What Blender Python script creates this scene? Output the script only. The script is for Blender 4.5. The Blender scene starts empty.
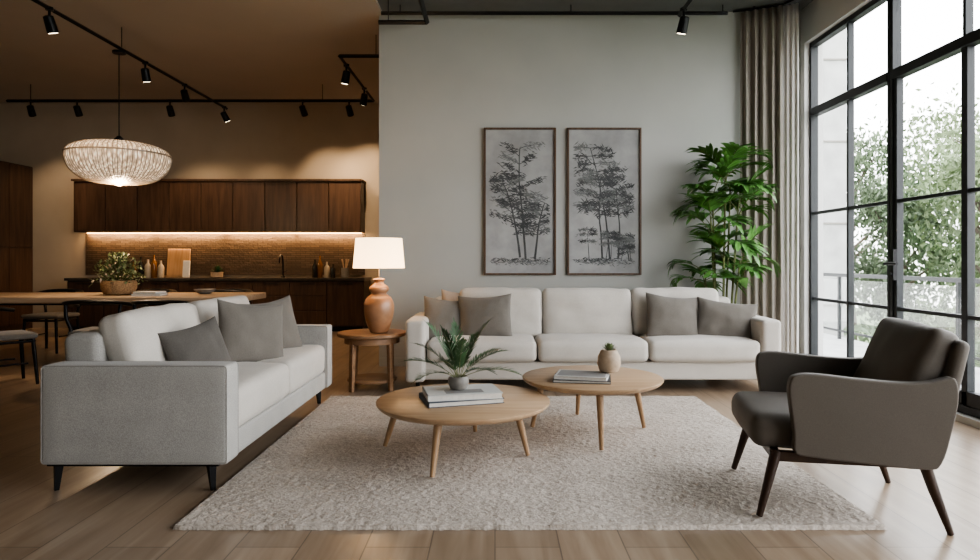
import bpy, bmesh, math, random
from mathutils import Vector, Matrix, Euler, noise
random.seed(7)
S=bpy.context.scene
COL=S.collection
pi=math.pi

# ------------------------------------------------------------------ materials
def new_mat(name):
    m=bpy.data.materials.new(name); m.use_nodes=True
    nt=m.node_tree
    return m,nt,nt.nodes['Principled BSDF']
def nd(nt,t,**kw):
    n=nt.nodes.new(t)
    for k,v in kw.items():
        if k in n.inputs: n.inputs[k].default_value=v
        else: setattr(n,k,v)
    return n
def c4(c): return (c[0],c[1],c[2],1)
def coords(nt,scale=(1,1,1),rot=(0,0,0)):
    tc=nd(nt,'ShaderNodeTexCoord'); mp=nd(nt,'ShaderNodeMapping')
    mp.inputs['Scale'].default_value=scale; mp.inputs['Rotation'].default_value=rot
    nt.links.new(tc.outputs['Object'],mp.inputs['Vector']); return mp.outputs['Vector']
def ramp(nt,fac,stops):
    r=nd(nt,'ShaderNodeValToRGB')
    e=r.color_ramp.elements
    e[0].position,e[0].color=stops[0][0],c4(stops[0][1])
    e[1].position,e[1].color=stops[-1][0],c4(stops[-1][1])
    for p,c in stops[1:-1]:
        x=e.new(p); x.color=c4(c)
    nt.links.new(fac,r.inputs['Fac']); return r.outputs['Color']
def bump(nt,bs,h,strength=.3,dist=.01):
    b=nd(nt,'ShaderNodeBump'); b.inputs['Strength'].default_value=strength; b.inputs['Distance'].default_value=dist
    nt.links.new(h,b.inputs['Height']); nt.links.new(b.outputs['Normal'],bs.inputs['Normal'])
def plain(name,c,rough=.6,metal=0,var=.12,scale=8,spec=.5,bmp=0):
    m,nt,bs=new_mat(name)
    v=coords(nt); n=nd(nt,'ShaderNodeTexNoise',Scale=scale,Detail=4.0); nt.links.new(v,n.inputs['Vector'])
    a=[x*(1-var) for x in c]; b=[min(1,x*(1+var)) for x in c]
    nt.links.new(ramp(nt,n.outputs['Fac'],[(.3,a),(.7,b)]),bs.inputs['Base Color'])
    bs.inputs['Roughness'].default_value=rough; bs.inputs['Metallic'].default_value=metal
    bs.inputs['Specular IOR Level'].default_value=spec
    if bmp: bump(nt,bs,n.outputs['Fac'],bmp,.005)
    return m
def fabric(name,c,scale=300,var=.13,st=.3,sheen=.15):
    m,nt,bs=new_mat(name)
    v=coords(nt)
    n=nd(nt,'ShaderNodeTexNoise',Scale=scale,Detail=2.0); nt.links.new(v,n.inputs['Vector'])
    n2=nd(nt,'ShaderNodeTexNoise',Scale=6.0,Detail=4.0); nt.links.new(v,n2.inputs['Vector'])
    ad=nd(nt,'ShaderNodeMath',operation='MULTIPLY_ADD'); ad.inputs[1].default_value=.35
    nt.links.new(n2.outputs['Fac'],ad.inputs[0]); nt.links.new(n.outputs['Fac'],ad.inputs[2])
    a=[x*(1-var) for x in c]; b=[min(1,x*(1+var)) for x in c]
    nt.links.new(ramp(nt,ad.outputs[0],[(.45,a),(.9,b)]),bs.inputs['Base Color'])
    bs.inputs['Roughness'].default_value=.92; bs.inputs['Specular IOR Level'].default_value=.2
    bs.inputs['Sheen Weight'].default_value=sheen
    bump(nt,bs,n.outputs['Fac'],st,.003)
    return m
def wood(name,c1,c2,axis='x',rough=.45,scale=1.0,spec=.4):
    m,nt,bs=new_mat(name)
    sc={'x':(1.2,14,14),'y':(14,1.2,14),'z':(14,14,1.2)}[axis]
    v=coords(nt,tuple(s*scale for s in sc))
    n=nd(nt,'ShaderNodeTexNoise',Scale=1.5,Detail=6.0,Distortion=.6); nt.links.new(v,n.inputs['Vector'])
    nt.links.new(ramp(nt,n.outputs['Fac'],[(.3,c1),(.72,c2)]),bs.inputs['Base Color'])
    bs.inputs['Roughness'].default_value=rough; bs.inputs['Specular IOR Level'].default_value=spec
    bump(nt,bs,n.outputs['Fac'],.12,.003)
    return m
def emis(name,c,s,base=None):
    m,nt,bs=new_mat(name)
    n=nd(nt,'ShaderNodeTexNoise',Scale=3.0); 
    nt.links.new(ramp(nt,n.outputs['Fac'],[(.3,[x*.95 for x in c]),(.7,c)]),bs.inputs['Emission Color'])
    bs.inputs['Base Color'].default_value=c4(base or c)
    bs.inputs['Emission Strength'].default_value=s
    return m

M={}
M['wall']=plain('wall_paint_grey',(.43,.432,.41),.85,var=.03,scale=2)
M['wallw']=plain('wall_paint_light',(.62,.61,.59),.85,var=.03,scale=2)
M['kwall']=plain('kitchen_wall_plaster',(.38,.32,.25),.85,var=.05,scale=2)
M['kceil']=plain('kitchen_ceiling_plaster',(.43,.375,.32),.9,var=.03,scale=1.5)
M['dceil']=plain('dark_ceiling_paint',(.14,.143,.143),.9,var=.05)
M['black']=plain('black_metal',(.012,.012,.013),.4,.6,var=.1)
M['frame']=plain('window_frame_metal',(.02,.022,.024),.45,.3,var=.1)
M['sofa']=fabric('sofa_linen',(.52,.485,.44))
M['sofag']=fabric('loveseat_linen',(.38,.367,.345),var=.22,st=.4,scale=240)
M['piping']=fabric('loveseat_piping',(.32,.305,.285))
M['pillow']=fabric('pillow_grey',(.155,.14,.122),scale=220)
M['pillowd']=fabric('pillow_dark',(.11,.10,.09),scale=220)
M['pink']=fabric('pillow_beige',(.34,.27,.215),scale=180)
M['chairfab']=fabric('armchair_fabric',(.098,.083,.068),scale=260,var=.10,st=.12,sheen=.08)
M['chairfab'].node_tree.nodes['Principled BSDF'].inputs['Roughness'].default_value=.58
M['chairfab'].node_tree.nodes['Principled BSDF'].inputs['Specular IOR Level'].default_value=.4
M['curtain']=fabric('curtain_fabric',(.31,.28,.245),scale=200,var=.06,st=.1)
M['sheer']=fabric('sheer_fabric',(.66,.64,.61),scale=200,var=.05,st=.1)
M['dwood']=wood('dark_walnut',(.044,.024,.015),(.092,.051,.032),'z',.4)
M['dwoodx']=wood('dark_walnut_h',(.03,.018,.012),(.07,.042,.026),'x',.35)
M['legwood']=wood('armchair_leg_wood',(.022,.011,.007),(.05,.026,.015),'z',.35)
M['oak']=wood('oak_top',(.38,.245,.145),(.52,.365,.23),'x',.36)
M['oakz']=wood('oak_leg',(.30,.185,.10),(.42,.27,.155),'z',.4)
M['side']=wood('side_table_wood',(.20,.11,.058),(.31,.18,.10),'x',.4)
M['dtable']=wood('dining_table_wood',(.30,.21,.14),(.46,.34,.23),'x',.4)
M['framew']=wood('picture_frame_wood',(.07,.04,.025),(.14,.085,.055),'z',.4)
M['terra']=plain('terracotta_glaze',(.33,.175,.095),.32,var=.25,scale=9)
M['potb']=plain('beige_ceramic',(.42,.32,.23),.6,var=.15,scale=30,bmp=.3)
M['potg']=plain('grey_ceramic',(.20,.185,.165),.5,var=.15,scale=30)
M['basket']=plain('basket_weave',(.33,.20,.10),.8,var=.4,scale=70,bmp=.6)
M['leaf']=plain('palm_leaf',(.095,.23,.05),.42,var=.5,scale=7)
M['leafd']=plain('fern_leaf',(.045,.105,.04),.5,var=.4,scale=14)
M['leafs']=plain('herb_leaf',(.14,.18,.08),.5,var=.4,scale=20)
M['flower']=plain('flower_petal',(.7,.55,.42),.6,var=.2,scale=20)
M['stem']=plain('plant_stem',(.12,.14,.04),.6,var=.3,scale=20)
M['soil']=plain('potting_soil',(.03,.02,.014),.95,var=.4,scale=60,bmp=.6)
M['paper']=plain('book_pages',(.68,.65,.60),.8,var=.06,scale=60)
M['bk1']=plain('book_cover_blue',(.055,.075,.10),.5,var=.1)
M['bk2']=plain('book_cover_white',(.60,.60,.58),.45,var=.05)
M['bk3']=plain('book_cover_black',(.05,.052,.055),.5,var=.1)
M['bk4']=plain('book_cover_grey',(.25,.245,.24),.5,var=.05)
M['concrete']=plain('concrete',(.36,.36,.35),.9,var=.15,scale=3,bmp=.2)
M['grass']=plain('grass_ground',(.10,.14,.06),.95,var=.4,scale=2)
M['bark']=plain('bark',(.10,.08,.06),.9,var=.3,scale=9,bmp=.4)
M['tleaf1']=plain('tree_leaf_light',(.17,.22,.115),.7,var=.35,scale=1.5)
M['tleaf2']=plain('tree_leaf_dark',(.10,.14,.075),.7,var=.4,scale=1.5)
M['counter']=plain('stone_counter',(.045,.038,.032),.25,var=.3,scale=12)
M['led']=emis('led_strip',(1,.56,.22),9)
M['bulb']=emis('bulb_glow',(1,.72,.42),14)
M['spotlens']=emis('spot_lens',(1,.84,.62),9)
M['ink']=plain('tree_print_ink',(.065,.068,.07),.8,var=.3,scale=9)
M['inkl']=plain('tree_print_ink_pale',(.15,.155,.155),.8,var=.2,scale=9)

def mk_canvas():
    m,nt,bs=new_mat('print_paper')
    v=coords(nt); n=nd(nt,'ShaderNodeTexNoise',Scale=2.4,Detail=7.0,Roughness=.6); nt.links.new(v,n.inputs['Vector'])
    nt.links.new(ramp(nt,n.outputs['Fac'],[(.3,(.24,.24,.24)),(.5,(.32,.32,.32)),(.72,(.42,.42,.415))]),bs.inputs['Base Color'])
    bs.inputs['Roughness'].default_value=.8; return m
M['canvas']=mk_canvas()
def mk_shade():
    m=bpy.data.materials.new('lamp_shade_linen'); m.use_nodes=True; nt=m.node_tree; bs=nt.nodes['Principled BSDF']
    out=nt.nodes['Material Output']
    n=nd(nt,'ShaderNodeTexNoise',Scale=120.0)
    col=ramp(nt,n.outputs['Fac'],[(.3,(.86,.78,.66)),(.7,(.95,.88,.77))])
    nt.links.new(col,bs.inputs['Base Color'])
    tr=nd(nt,'ShaderNodeBsdfTranslucent'); nt.links.new(col,tr.inputs['Color'])
    mx=nd(nt,'ShaderNodeMixShader'); mx.inputs[0].default_value=.6
    bs.inputs['Emission Color'].default_value=(1,.80,.54,1); bs.inputs['Emission Strength'].default_value=3.6
    nt.links.new(bs.outputs[0],mx.inputs[1]); nt.links.new(tr.outputs[0],mx.inputs[2]); nt.links.new(mx.outputs[0],out.inputs['Surface'])
    return m
M['shade']=mk_shade()
def mk_pend():
    m,nt,bs=new_mat('pendant_ribbed_glass')
    v=coords(nt,(1,1,.30)); n=nd(nt,'ShaderNodeTexVoronoi',Scale=46.0); nt.links.new(v,n.inputs['Vector'])
    nt.links.new(ramp(nt,n.outputs['Distance'],[(.05,(1,.86,.66)),(.35,(.62,.46,.31)),(.7,(.25,.17,.11))]),bs.inputs['Emission Color'])
    bs.inputs['Base Color'].default_value=(.24,.19,.14,1); bs.inputs['Emission Strength'].default_value=1.5
    bs.inputs['Roughness'].default_value=.2; bump(nt,bs,n.outputs['Distance'],.5,.02); return m
M['pend']=mk_pend()
M['rib']=plain('pendant_rib',(.28,.22,.165),.25,var=.1)
def mk_glass():
    m=bpy.data.materials.new('window_glass'); m.use_nodes=True; nt=m.node_tree
    nt.nodes.remove(nt.nodes['Principled BSDF']); out=nt.nodes['Material Output']
    t=nd(nt,'ShaderNodeBsdfTransparent'); t.inputs[0].default_value=(.96,.97,.965,1)
    g=nd(nt,'ShaderNodeBsdfGlossy'); g.inputs['Roughness'].default_value=.03
    mx=nd(nt,'ShaderNodeMixShader'); mx.inputs[0].default_value=.05
    nt.links.new(t.outputs[0],mx.inputs[1]); nt.links.new(g.outputs[0],mx.inputs[2]); nt.links.new(mx.outputs[0],out.inputs['Surface'])
    return m
M['glass']=mk_glass()
def mk_floor():
    m,nt,bs=new_mat('floor_planks')
    v=coords(nt,(1,1,1),(0,0,pi/2))
    b=nd(nt,'ShaderNodeTexBrick',Scale=1.0); b.offset=.37
    b.inputs['Brick Width'].default_value=1.9; b.inputs['Row Height'].default_value=.26
    b.inputs['Mortar Size'].default_value=.003; b.inputs['Mortar Smooth'].default_value=.1
    b.inputs['Color1'].default_value=(.86,.86,.86,1); b.inputs['Color2'].default_value=(1.08,1.08,1.08,1); b.inputs['Mortar'].default_value=(.5,.5,.5,1)
    nt.links.new(v,b.inputs['Vector'])
    v2=coords(nt,(9,.8,1)); n=nd(nt,'ShaderNodeTexNoise',Scale=1.4,Detail=7.0,Distortion=.8); nt.links.new(v2,n.inputs['Vector'])
    col=ramp(nt,n.outputs['Fac'],[(.3,(.235,.165,.11)),(.55,(.31,.23,.162)),(.75,(.37,.285,.21))])
    mx=nd(nt,'ShaderNodeMix'); mx.data_type='RGBA'; mx.blend_type='MULTIPLY'; mx.inputs[0].default_value=1
    nt.links.new(col,mx.inputs[6]); nt.links.new(b.outputs['Color'],mx.inputs[7]); nt.links.new(mx.outputs[2],bs.inputs['Base Color'])
    bs.inputs['Roughness'].default_value=.28; bs.inputs['Specular IOR Level'].default_value=.5
    bump(nt,bs,b.outputs['Fac'],-.3,.003)
    return m
M['floor']=mk_floor()
def mk_rug():
    m,nt,bs=new_mat('rug_pile')
    v=coords(nt); n=nd(nt,'ShaderNodeTexNoise',Scale=85.0,Detail=3.0); nt.links.new(v,n.inputs['Vector'])
    n2=nd(nt,'ShaderNodeTexNoise',Scale=5.0,Detail=4.0); nt.links.new(v,n2.inputs['Vector'])
    ad=nd(nt,'ShaderNodeMath',operation='MULTIPLY_ADD'); ad.inputs[1].default_value=.5
    nt.links.new(n2.outputs['Fac'],ad.inputs[0]); nt.links.new(n.outputs['Fac'],ad.inputs[2])
    nt.links.new(ramp(nt,ad.outputs[0],[(.5,(.36,.31,.265)),(.95,(.57,.51,.45))]),bs.inputs['Base Color'])
    bs.inputs['Roughness'].default_value=1; bs.inputs['Specular IOR Level'].default_value=.1
    bump(nt,bs,n.outputs['Fac'],.6,.009); return m
M['rug']=mk_rug()
def mk_splash():
    m,nt,bs=new_mat('stone_backsplash')
    v=coords(nt,(1,1,1),(pi/2,0,0)); b=nd(nt,'ShaderNodeTexBrick',Scale=1.0)
    b.inputs['Brick Width'].default_value=.16; b.inputs['Row Height'].default_value=.035; b.inputs['Mortar Size'].default_value=.004
    b.inputs['Color1'].default_value=(.045,.03,.02,1); b.inputs['Color2'].default_value=(.085,.06,.042,1); b.inputs['Mortar'].default_value=(.02,.014,.01,1)
    nt.links.new(v,b.inputs['Vector']); nt.links.new(b.outputs['Color'],bs.inputs['Base Color'])
    bs.inputs['Roughness'].default_value=.6
    n=nd(nt,'ShaderNodeTexNoise',Scale=30.0); nt.links.new(v,n.inputs['Vector']); bump(nt,bs,n.outputs['Fac'],.6,.01)
    return m
M['splash']=mk_splash()

# ------------------------------------------------------------------ builders
def group(name,loc=(0,0,0),rz=0):
    e=bpy.data.objects.new(name,None); e.empty_display_size=.1; e.location=loc; e.rotation_euler=(0,0,rz); COL.objects.link(e); return e
class B:
    def __init__(s): s.v=[]; s.f=[]
    def add(s,vs,fs,mat=None):
        o=len(s.v)
        if mat is not None: vs=[mat@Vector(v) for v in vs]
        s.v+= [tuple(v) for v in vs]; s.f+=[tuple(i+o for i in f) for f in fs]; return s
    def box(s,a,b,mat=None):
        x0,y0,z0=a; x1,y1,z1=b
        return s.add([(x0,y0,z0),(x1,y0,z0),(x1,y1,z0),(x0,y1,z0),(x0,y0,z1),(x1,y0,z1),(x1,y1,z1),(x0,y1,z1)],
          [(0,3,2,1),(4,5,6,7),(0,1,5,4),(1,2,6,5),(2,3,7,6),(3,0,4,7)],mat)
    def tube(s,pts,rad,seg=10,cap=True,flat=1.0):
        pts=[Vector(p) for p in pts]; n=len(pts)
        if not hasattr(rad,'__len__'): rad=[rad]*n
        vs=[];fs=[]
        t0=(pts[1]-pts[0]).normalized()
        up=Vector((0,0,1)) if abs(t0.z)<.9 else Vector((1,0,0))
        a=t0.cross(up).normalized()
        for i,p in enumerate(pts):
            t=(pts[min(i+1,n-1)]-pts[max(i-1,0)]).normalized()
            a=(a-t*a.dot(t)).normalized(); b=t.cross(a)
            for k in range(seg):
                an=2*pi*k/seg; vs.append(p+a*math.cos(an)*rad[i]+b*math.sin(an)*rad[i]*flat)
        for i in range(n-1):
            for k in range(seg):
                k2=(k+1)%seg; fs.append((i*seg+k,i*seg+k2,(i+1)*seg+k2,(i+1)*seg+k))
        if cap: fs.append(tuple(range(seg))[::-1]); fs.append(tuple(range((n-1)*seg,n*seg)))
        return s.add(vs,fs)
    def lathe(s,prof,c=(0,0,0),seg=32,mod=None,sx=1,sy=1):
        vs=[];fs=[];n=len(prof)
        for i,(r,z) in enumerate(prof):
            for k in range(seg):
                an=2*pi*k/seg; rr=r*(mod(an,i) if mod else 1)
                vs.append((c[0]+rr*math.cos(an)*sx,c[1]+rr*math.sin(an)*sy,c[2]+z))
        for i in range(n-1):
            for k in range(seg):
                k2=(k+1)%seg; fs.append((i*seg+k,i*seg+k2,(i+1)*seg+k2,(i+1)*seg+k))
        if prof[0][0]>1e-4: fs.append(tuple(range(seg))[::-1])
        if prof[-1][0]>1e-4: fs.append(tuple(range((n-1)*seg,n*seg)))
        return s.add(vs,fs)
    def rbox(s,c,size,r=.03,puff=(0,0,0),n=8,wr=0,mat=None,seed=0,taper=None):
        h=[x/2 for x in size]; r=min(r,min(h)*.98)
        ax=[]
        for a in range(3):
            e=[-h[a]+r*t for t in (0,.12,.32,.6,1)]
            inn=[-h[a]+r+(2*(h[a]-r))*i/n for i in range(1,n)]
            ax.append(e+inn+[-x for x in e[::-1]])
        idx={};vs=[];fs=[]
        def vert(i,j,k):
            key=(i,j,k)
            if key in idx: return idx[key]
            p=Vector((ax[0][i],ax[1][j],ax[2][k]))
            q=Vector([max(-(h[a]-r),min(h[a]-r,p[a])) for a in range(3)])
            d=p-q; m=q+d.normalized()*r
            u=[m[a]/h[a] for a in range(3)]
            o=Vector((0,0,0))
            for a in range(3):
                b,c2=(a+1)%3,(a+2)%3
                o[a]=puff[a]*u[a]*max(0,1-u[b]**2)**.8*max(0,1-u[c2]**2)**.8
            m=m+o
            if wr:
                w=m*5+Vector((seed*3.1,seed,0)); nv=noise.noise(w)+.5*noise.noise(w*2.3)
                m=m+d.normalized()*nv*wr
            if taper: m=taper(m)
            idx[key]=len(vs); vs.append(m+Vector(c)); return idx[key]
        N=[len(a) for a in ax]
        for a in range(3):
            b,c2=(a+1)%3,(a+2)%3
            for side in (0,N[a]-1):
                for i in range(N[b]-1):
                    for j in range(N[c2]-1):
                        q=[]
                        for (ii,jj) in ((i,j),(i+1,j),(i+1,j+1),(i,j+1)):
                            k=[0,0,0];k[a]=side;k[b]=ii;k[c2]=jj; q.append(vert(*k))
                        fs.append(tuple(q if side else q[::-1]))
        return s.add(vs,fs,mat)
    def pillow(s,c,w,h,t,rot=(0,0,0),n=26,seed=0,wr=.010):
        mt=Matrix.Translation(c)@Euler(rot).to_matrix().to_4x4()
        vs=[];fs=[];
        for side in (1,-1):
            for i in range(n+1):
                for j in range(n+1):
                    u=-math.cos(pi*i/n); v=-math.cos(pi*j/n)
                    x=u*w/2*(1-.07*(1-v*v)); z=v*h/2*(1-.07*(1-u*u))
                    th=t/2*(max(0,(1-u*u))*max(0,(1-v*v)))**.42
                    if th>0: th+=wr*(noise.noise(Vector((x*9+seed*5,z*9,side)))+.5*noise.noise(Vector((x*24+seed*5,z*14,side))))*min(1,th*30)
                    z+= -.035*h*(1-u*u)*max(0,v) 
                    vs.append(mt@Vector((x,-side*th,z)))
        K=(n+1)*(n+1)
        for sd in (0,1):
            for i in range(n):
                for j in range(n):
                    a=sd*K+i*(n+1)+j; q=(a,a+n+1,a+n+2,a+1)
                    fs.append(q if sd==0 else q[::-1])
        return s.add(vs,fs)
    def obj(s,name,mat,parent=None,smooth=True,bev=0,bseg=2):
        me=bpy.data.meshes.new(name); me.from_pydata(s.v,[],s.f); me.validate(); 
        me.update(); me.materials.append(mat)
        if smooth:
            for p in me.polygons: p.use_smooth=True
            if hasattr(me,'set_sharp_from_angle'): me.set_sharp_from_angle(angle=math.radians(42))
        o=bpy.data.objects.new(name,me); COL.objects.link(o)
        if parent: o.parent=parent
        if bev:
            b=o.modifiers.new('bevel','BEVEL'); b.width=bev; b.segments=bseg; b.limit_method='ANGLE'
        return o
def poly_slab(pts,a0,a1,axis='y'):
    n=len(pts); vs=[]
    for a in (a0,a1):
        for (p,q) in pts:
            vs.append({'y':(p,a,q),'x':(a,p,q),'z':(p,q,a)}[axis])
    fs=[tuple(range(n)),tuple(range(n,2*n))[::-1]]+[(i,i+n,(i+1)%n+n,(i+1)%n) for i in range(n)]
    return vs,fs
def catmull(P,k=6,closed=False):
    out=[];n=len(P)
    rng=range(n if closed else n-1)
    for i in rng:
        g=lambda j:P[j%n] if closed else P[max(0,min(n-1,j))]
        p0,p1,p2,p3=[Vector(g(i+d)) for d in (-1,0,1,2)]
        for t in range(k):
            t/=k
            out.append(.5*((2*p1)+(p2-p0)*t+(2*p0-5*p1+4*p2-p3)*t*t+(3*p1-p0-3*p2+p3)*t**3))
    if not closed: out.append(Vector(P[-1]))
    return out
def box(name,a,b,mat,parent=None,bev=0): return B().box(a,b).obj(name,mat,parent,False,bev)

# ------------------------------------------------------------------ room
YB=7.04; XR=3.3
H=3.84
box('floor',(-8.6,-2.8,-.12),(3.5,11.2,0),M['floor'])
box('wall_back',(-1.256,YB,0),(3.5,YB+.16,H+.1),M['wall'])
box('wall_kitchen_side',(-1.256,YB+.161,0),(-1.1,11,3.8),M['kwall'])
box('wall_kitchen_back',(-8.6,11,0),(-1.1,11.2,3.8),M['kwall'])
box('wall_left',(-8.8,-2.8,0),(-8.6,11.2,3.8),M['kwall'])
box('ceiling',(-1.22,-2.8,H),(3.5,YB,H+.15),M['dceil'])
box('ceiling_kitchen',(-8.6,-2.8,3.8),(-1.221,11.2,3.99),M['kceil'])
box('baseboard_back',(-1.25,YB-.015,0),(3.28,YB,.09),M['wall'])
box('wall_front',(-8.6,-3,0),(3.5,-2.8,3.95),M['wall'])
ZT=3.46
g=B(); g.box((XR,6.93,0),(XR+.2,YB,H)); g.box((XR,-2.8,ZT),(XR+.2,6.93,H)); g.box((XR,-2.8,0),(XR+.2,-2.2,ZT)); g.box((XR,-2.2,0),(XR+.2,6.93,.05))
g.obj('wall_right',M['wallw'],None,False)
def window(name,y0,y1,door=False,mull=None):
    w=group(name,(XR+.08,0,0)); f=B(); t=.036
    z0=.05; z1=ZT; ZTR=2.72
    f.box((-.03,y0,z0),(.05,y0+t,z1)); f.box((-.03,y1-t,z0),(.05,y1,z1))
    f.box((-.03,y0+t,z0),(.05,y1-t,z0+.06)); f.box((-.03,y0+t,z1-.05),(.05,y1-t,z1)); f.box((-.035,y0+t,ZTR-.045),(.055,y1-t,ZTR+.035))
    ms=mull or [(y0+y1)/2]
    for my in ms:
        wd=.03 if door else .015
        f.box((-.02,my-wd,z0+.06),(.04,my+wd,ZTR-.045)); f.box((-.02,my-.015,ZTR+.035),(.04,my+.015,z1-.05))
    for z in (.74,1.645):
        f.box((-.012,y0+t,z-.015),(.032,y1-t,z+.015))
    if door:
        f.box((-.02,y0+t,z0+.06),(.04,y0+t+.04,ZTR-.045)); f.box((-.02,y1-t-.04,z0+.06),(.04,y1-t,ZTR-.045))
        f.box((-.02,y0+t,z0+.06),(.04,y1-t,z0+.16))
    f.obj('frame',M['frame'],w,False,.004)
    B().box((.005,y0+t,z0+.05),(.011,y1-t,z1-.04)).obj('glass_pane',M['glass'],w,False)
    if door:
        h=B(); hy=y1-t-.02
        h.box((-.050,hy-.024,.98),(-.0201,hy+.024,1.24)); h.tube([(-.045,hy,1.12),(-.105,hy,1.12)],.014); h.tube([(-.10,hy+.015,1.12),(-.10,hy-.15,1.12)],.014); h.tube([(-.04,hy,1.03),(-.065,hy,1.03)],.016)
        h.obj('handle',M['black'],w)
    return w
window('window_1',5.52,6.93,mull=[6.2])
window('door_1',3.80,5.515,True)
window('window_2',2.2,3.795)
window('window_3',.6,2.195)
window('window_4',-.8,.595)
window('window_5',-2.2,-.805)

# ------------------------------------------------------------------ exterior
box('balcony_floor',(3.5,-3,-.2),(5.3,12.4,-.03),M['concrete'])
g=group('balcony_railing',(5.15,0,0)); f=B()
f.box((-.03,-2.8,.9),(.03,12.3,.95)); f.box((-.015,-2.8,.08),(.015,12.3,.11))
y=-2.8
while y<12.3:
    f.box((-.02,y,-.03),(.02,y+.04,.9)); y+=1.25
f.obj('rails',M['frame'],g,False); B().box((-.004,-2.75,.14),(.004,12.25,.86)).obj('glass_panel',M['glass'],g,False)
g=group('neighbour_building',(0,0,0)); f=B()
f.box((3.7,13.5,-4),(7.3,19,7)); f.obj('facade',M['concrete'],g,False)
f=B()
for z in (-1.5,.2,1.9,3.6,5.3): f.box((3.7,13.47,z),(7.33,13.5,z+.03))
f.obj('joints',M['potg'],g,False)
box('ground_exterior',(3.6,-20,-4.2),(70,70,-4.0),M['grass'])
def tree(x,y,h,cr,seed,mat):
    rnd=random.Random(seed); g=group('tree',(x,y,-4))
    b=B(); b.tube([(0,0,0),(.1,0,h*.3),(-.05,.1,h*.6),(.1,0,h*.85)],[.2,.15,.1,.04],8)
    cl=[]
    for i in range(18):
        a=rnd.uniform(0,2*pi); zz=rnd.uniform(.4,.97)*h; rr=cr*rnd.uniform(.25,1)*(1.05-abs(zz/h-.65))
        p=Vector((math.cos(a)*rr,math.sin(a)*rr,zz)); cl.append(p)
        b.tube([(0,0,zz*.8),(p.x*.5,p.y*.5,zz*.92),p],[.06,.035,.012],6)
    b.obj('trunk',M['bark'],g)
    l=B()
    for p in cl:
        for k in range(300):
            q=p+Vector((rnd.gauss(0,1),rnd.gauss(0,1),rnd.gauss(0,.75)))*cr*.24
            r=Euler((rnd.uniform(0,6),rnd.uniform(0,6),rnd.uniform(0,6))).to_matrix(); s=rnd.uniform(.06,.12)
            l.add([q+r@Vector(v) for v in ((-s,0,0),(0,-s*.5,0),(s,0,0),(0,s*.5,.02))],[(0,1,2,3)])
    l.obj('foliage',mat,g,False)
for i,(x,y,h,cr) in enumerate([(11.2,14.5,7.8,1.9),(10.8,17.5,7.2,1.6),(14.5,18.5,9.6,2.4),(15,14.5,8.2,2.1),(17,23,11,2.8),(12,22,9.6,2.2),(10.6,10.8,6.0,1.5),(13,11.2,7.4,1.7)]):
    tree(x,y,h,cr,i,M['tleaf1'] if i%2==0 else M['tleaf2'])
g=group('hedge',(0,0,-4)); l=B(); rnd=random.Random(3)
for k in range(9000):
    q=Vector((6.9+rnd.uniform(0,1),rnd.uniform(5,12.9),rnd.uniform(0,1)**.7*3.9))
    r=Euler((rnd.uniform(0,6),rnd.uniform(0,6),rnd.uniform(0,6))).to_matrix(); s=rnd.uniform(.07,.13)
    l.add([q+r@Vector(v) for v in ((-s,0,0),(0,-s*.5,0),(s,0,0),(0,s*.5,.02))],[(0,1,2,3)])
l.obj('foliage',M['tleaf2'],g,False)

# ------------------------------------------------------------------ rug
def rug():
    x0,x1,y0,y1=-1.376,1.67,2.765,5.42; nx,ny=300,270; vs=[];fs=[]
    for j in range(ny+1):
        for i in range(nx+1):
            u=i/nx;v=j/ny; x=x0+(x1-x0)*u; y=y0+(y1-y0)*v
            e=min(u,1-u,v,1-v)
            z=.019+.005*noise.noise(Vector((x*38,y*38,0)))+.002*noise.noise(Vector((x*6,y*6,3)))
            if e==0:
                z=.001; 
                x+=.008*noise.noise(Vector((x*40,y*40,9))); y+=.008*noise.noise(Vector((x*40,y*40,19)))
            vs.append((x,y,z))
    for j in range(ny):
        for i in range(nx):
            a=j*(nx+1)+i; fs.append((a,a+1,a+nx+2,a+nx+1))
    b=B(); b.add(vs,fs); return b.obj('rug',M['rug'])
rug()

def frame_pts(x0,x1,z0,z1,r):
    out=[]
    for cx,cz,a in ((x1-r,z1-r,0),(x0+r,z1-r,90),(x0+r,z0+r,180),(x1-r,z0+r,270)):
        for k in range(6): an=math.radians(a+k*18); out.append((cx+r*math.cos(an),cz+r*math.sin(an)))
    return out
# ------------------------------------------------------------------ sofa (back)
s=group('sofa',(.85,5.6,.0)); W=3.25/2
b=B(); b.rbox((0,.47,.185),(2*W-.3,.84,.16),.02)
b.obj('base',M['sofa'],s)
b=B()
for sx in (-1,1): b.rbox((sx*(W-.085),.45,.36),(.17,.9,.54),.035,(.01,.005,.008),wr=.003,seed=sx+5)
b.obj('arms',M['sofa'],s)
b=B(); b.rbox((0,.80,.45),(2*W-.36,.2,.68),.05); b.obj('back_frame',M['sofa'],s)
b=B(); cw=(2*W-.35)/3
for i in range(3):
    b.rbox((-cw+i*cw,.35,.36),(cw-.008,.72,.185),.05,(0,.012,.018),n=10,wr=.006,seed=i)
b.obj('seat_cushions',M['sofa'],s)
b=B()
for i,(cx,w) in enumerate(((-.80,.80),(.02,.86),(.86,.84))):
    mt=Matrix.Translation((cx,.60,.64))@Matrix.Rotation(-.16,4,'X')
    b.rbox((0,0,0),(w-.015,.20,.47),.055,(.004,.035,.008),n=14,wr=.013,seed=i+11,mat=mt)
b.obj('back_cushions',M['sofa'],s)
b=B()
for x in (-W+.1,W-.1,-.3,.3):
    for y in (.08,.82): b.tube([(x,y,0),(x,y,.12)],[.014,.022],8)
b.obj('legs',M['black'],s)
b=B()
b.pillow((-1.30,.40,.60),.44,.42,.17,(-.32,.10,.22),seed=1)
b.pillow((-.94,.36,.62),.50,.44,.18,(-.30,-.05,-.06),seed=2)
b.pillow((.78,.38,.62),.50,.44,.18,(-.32,.10,.08),seed=3)
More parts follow.
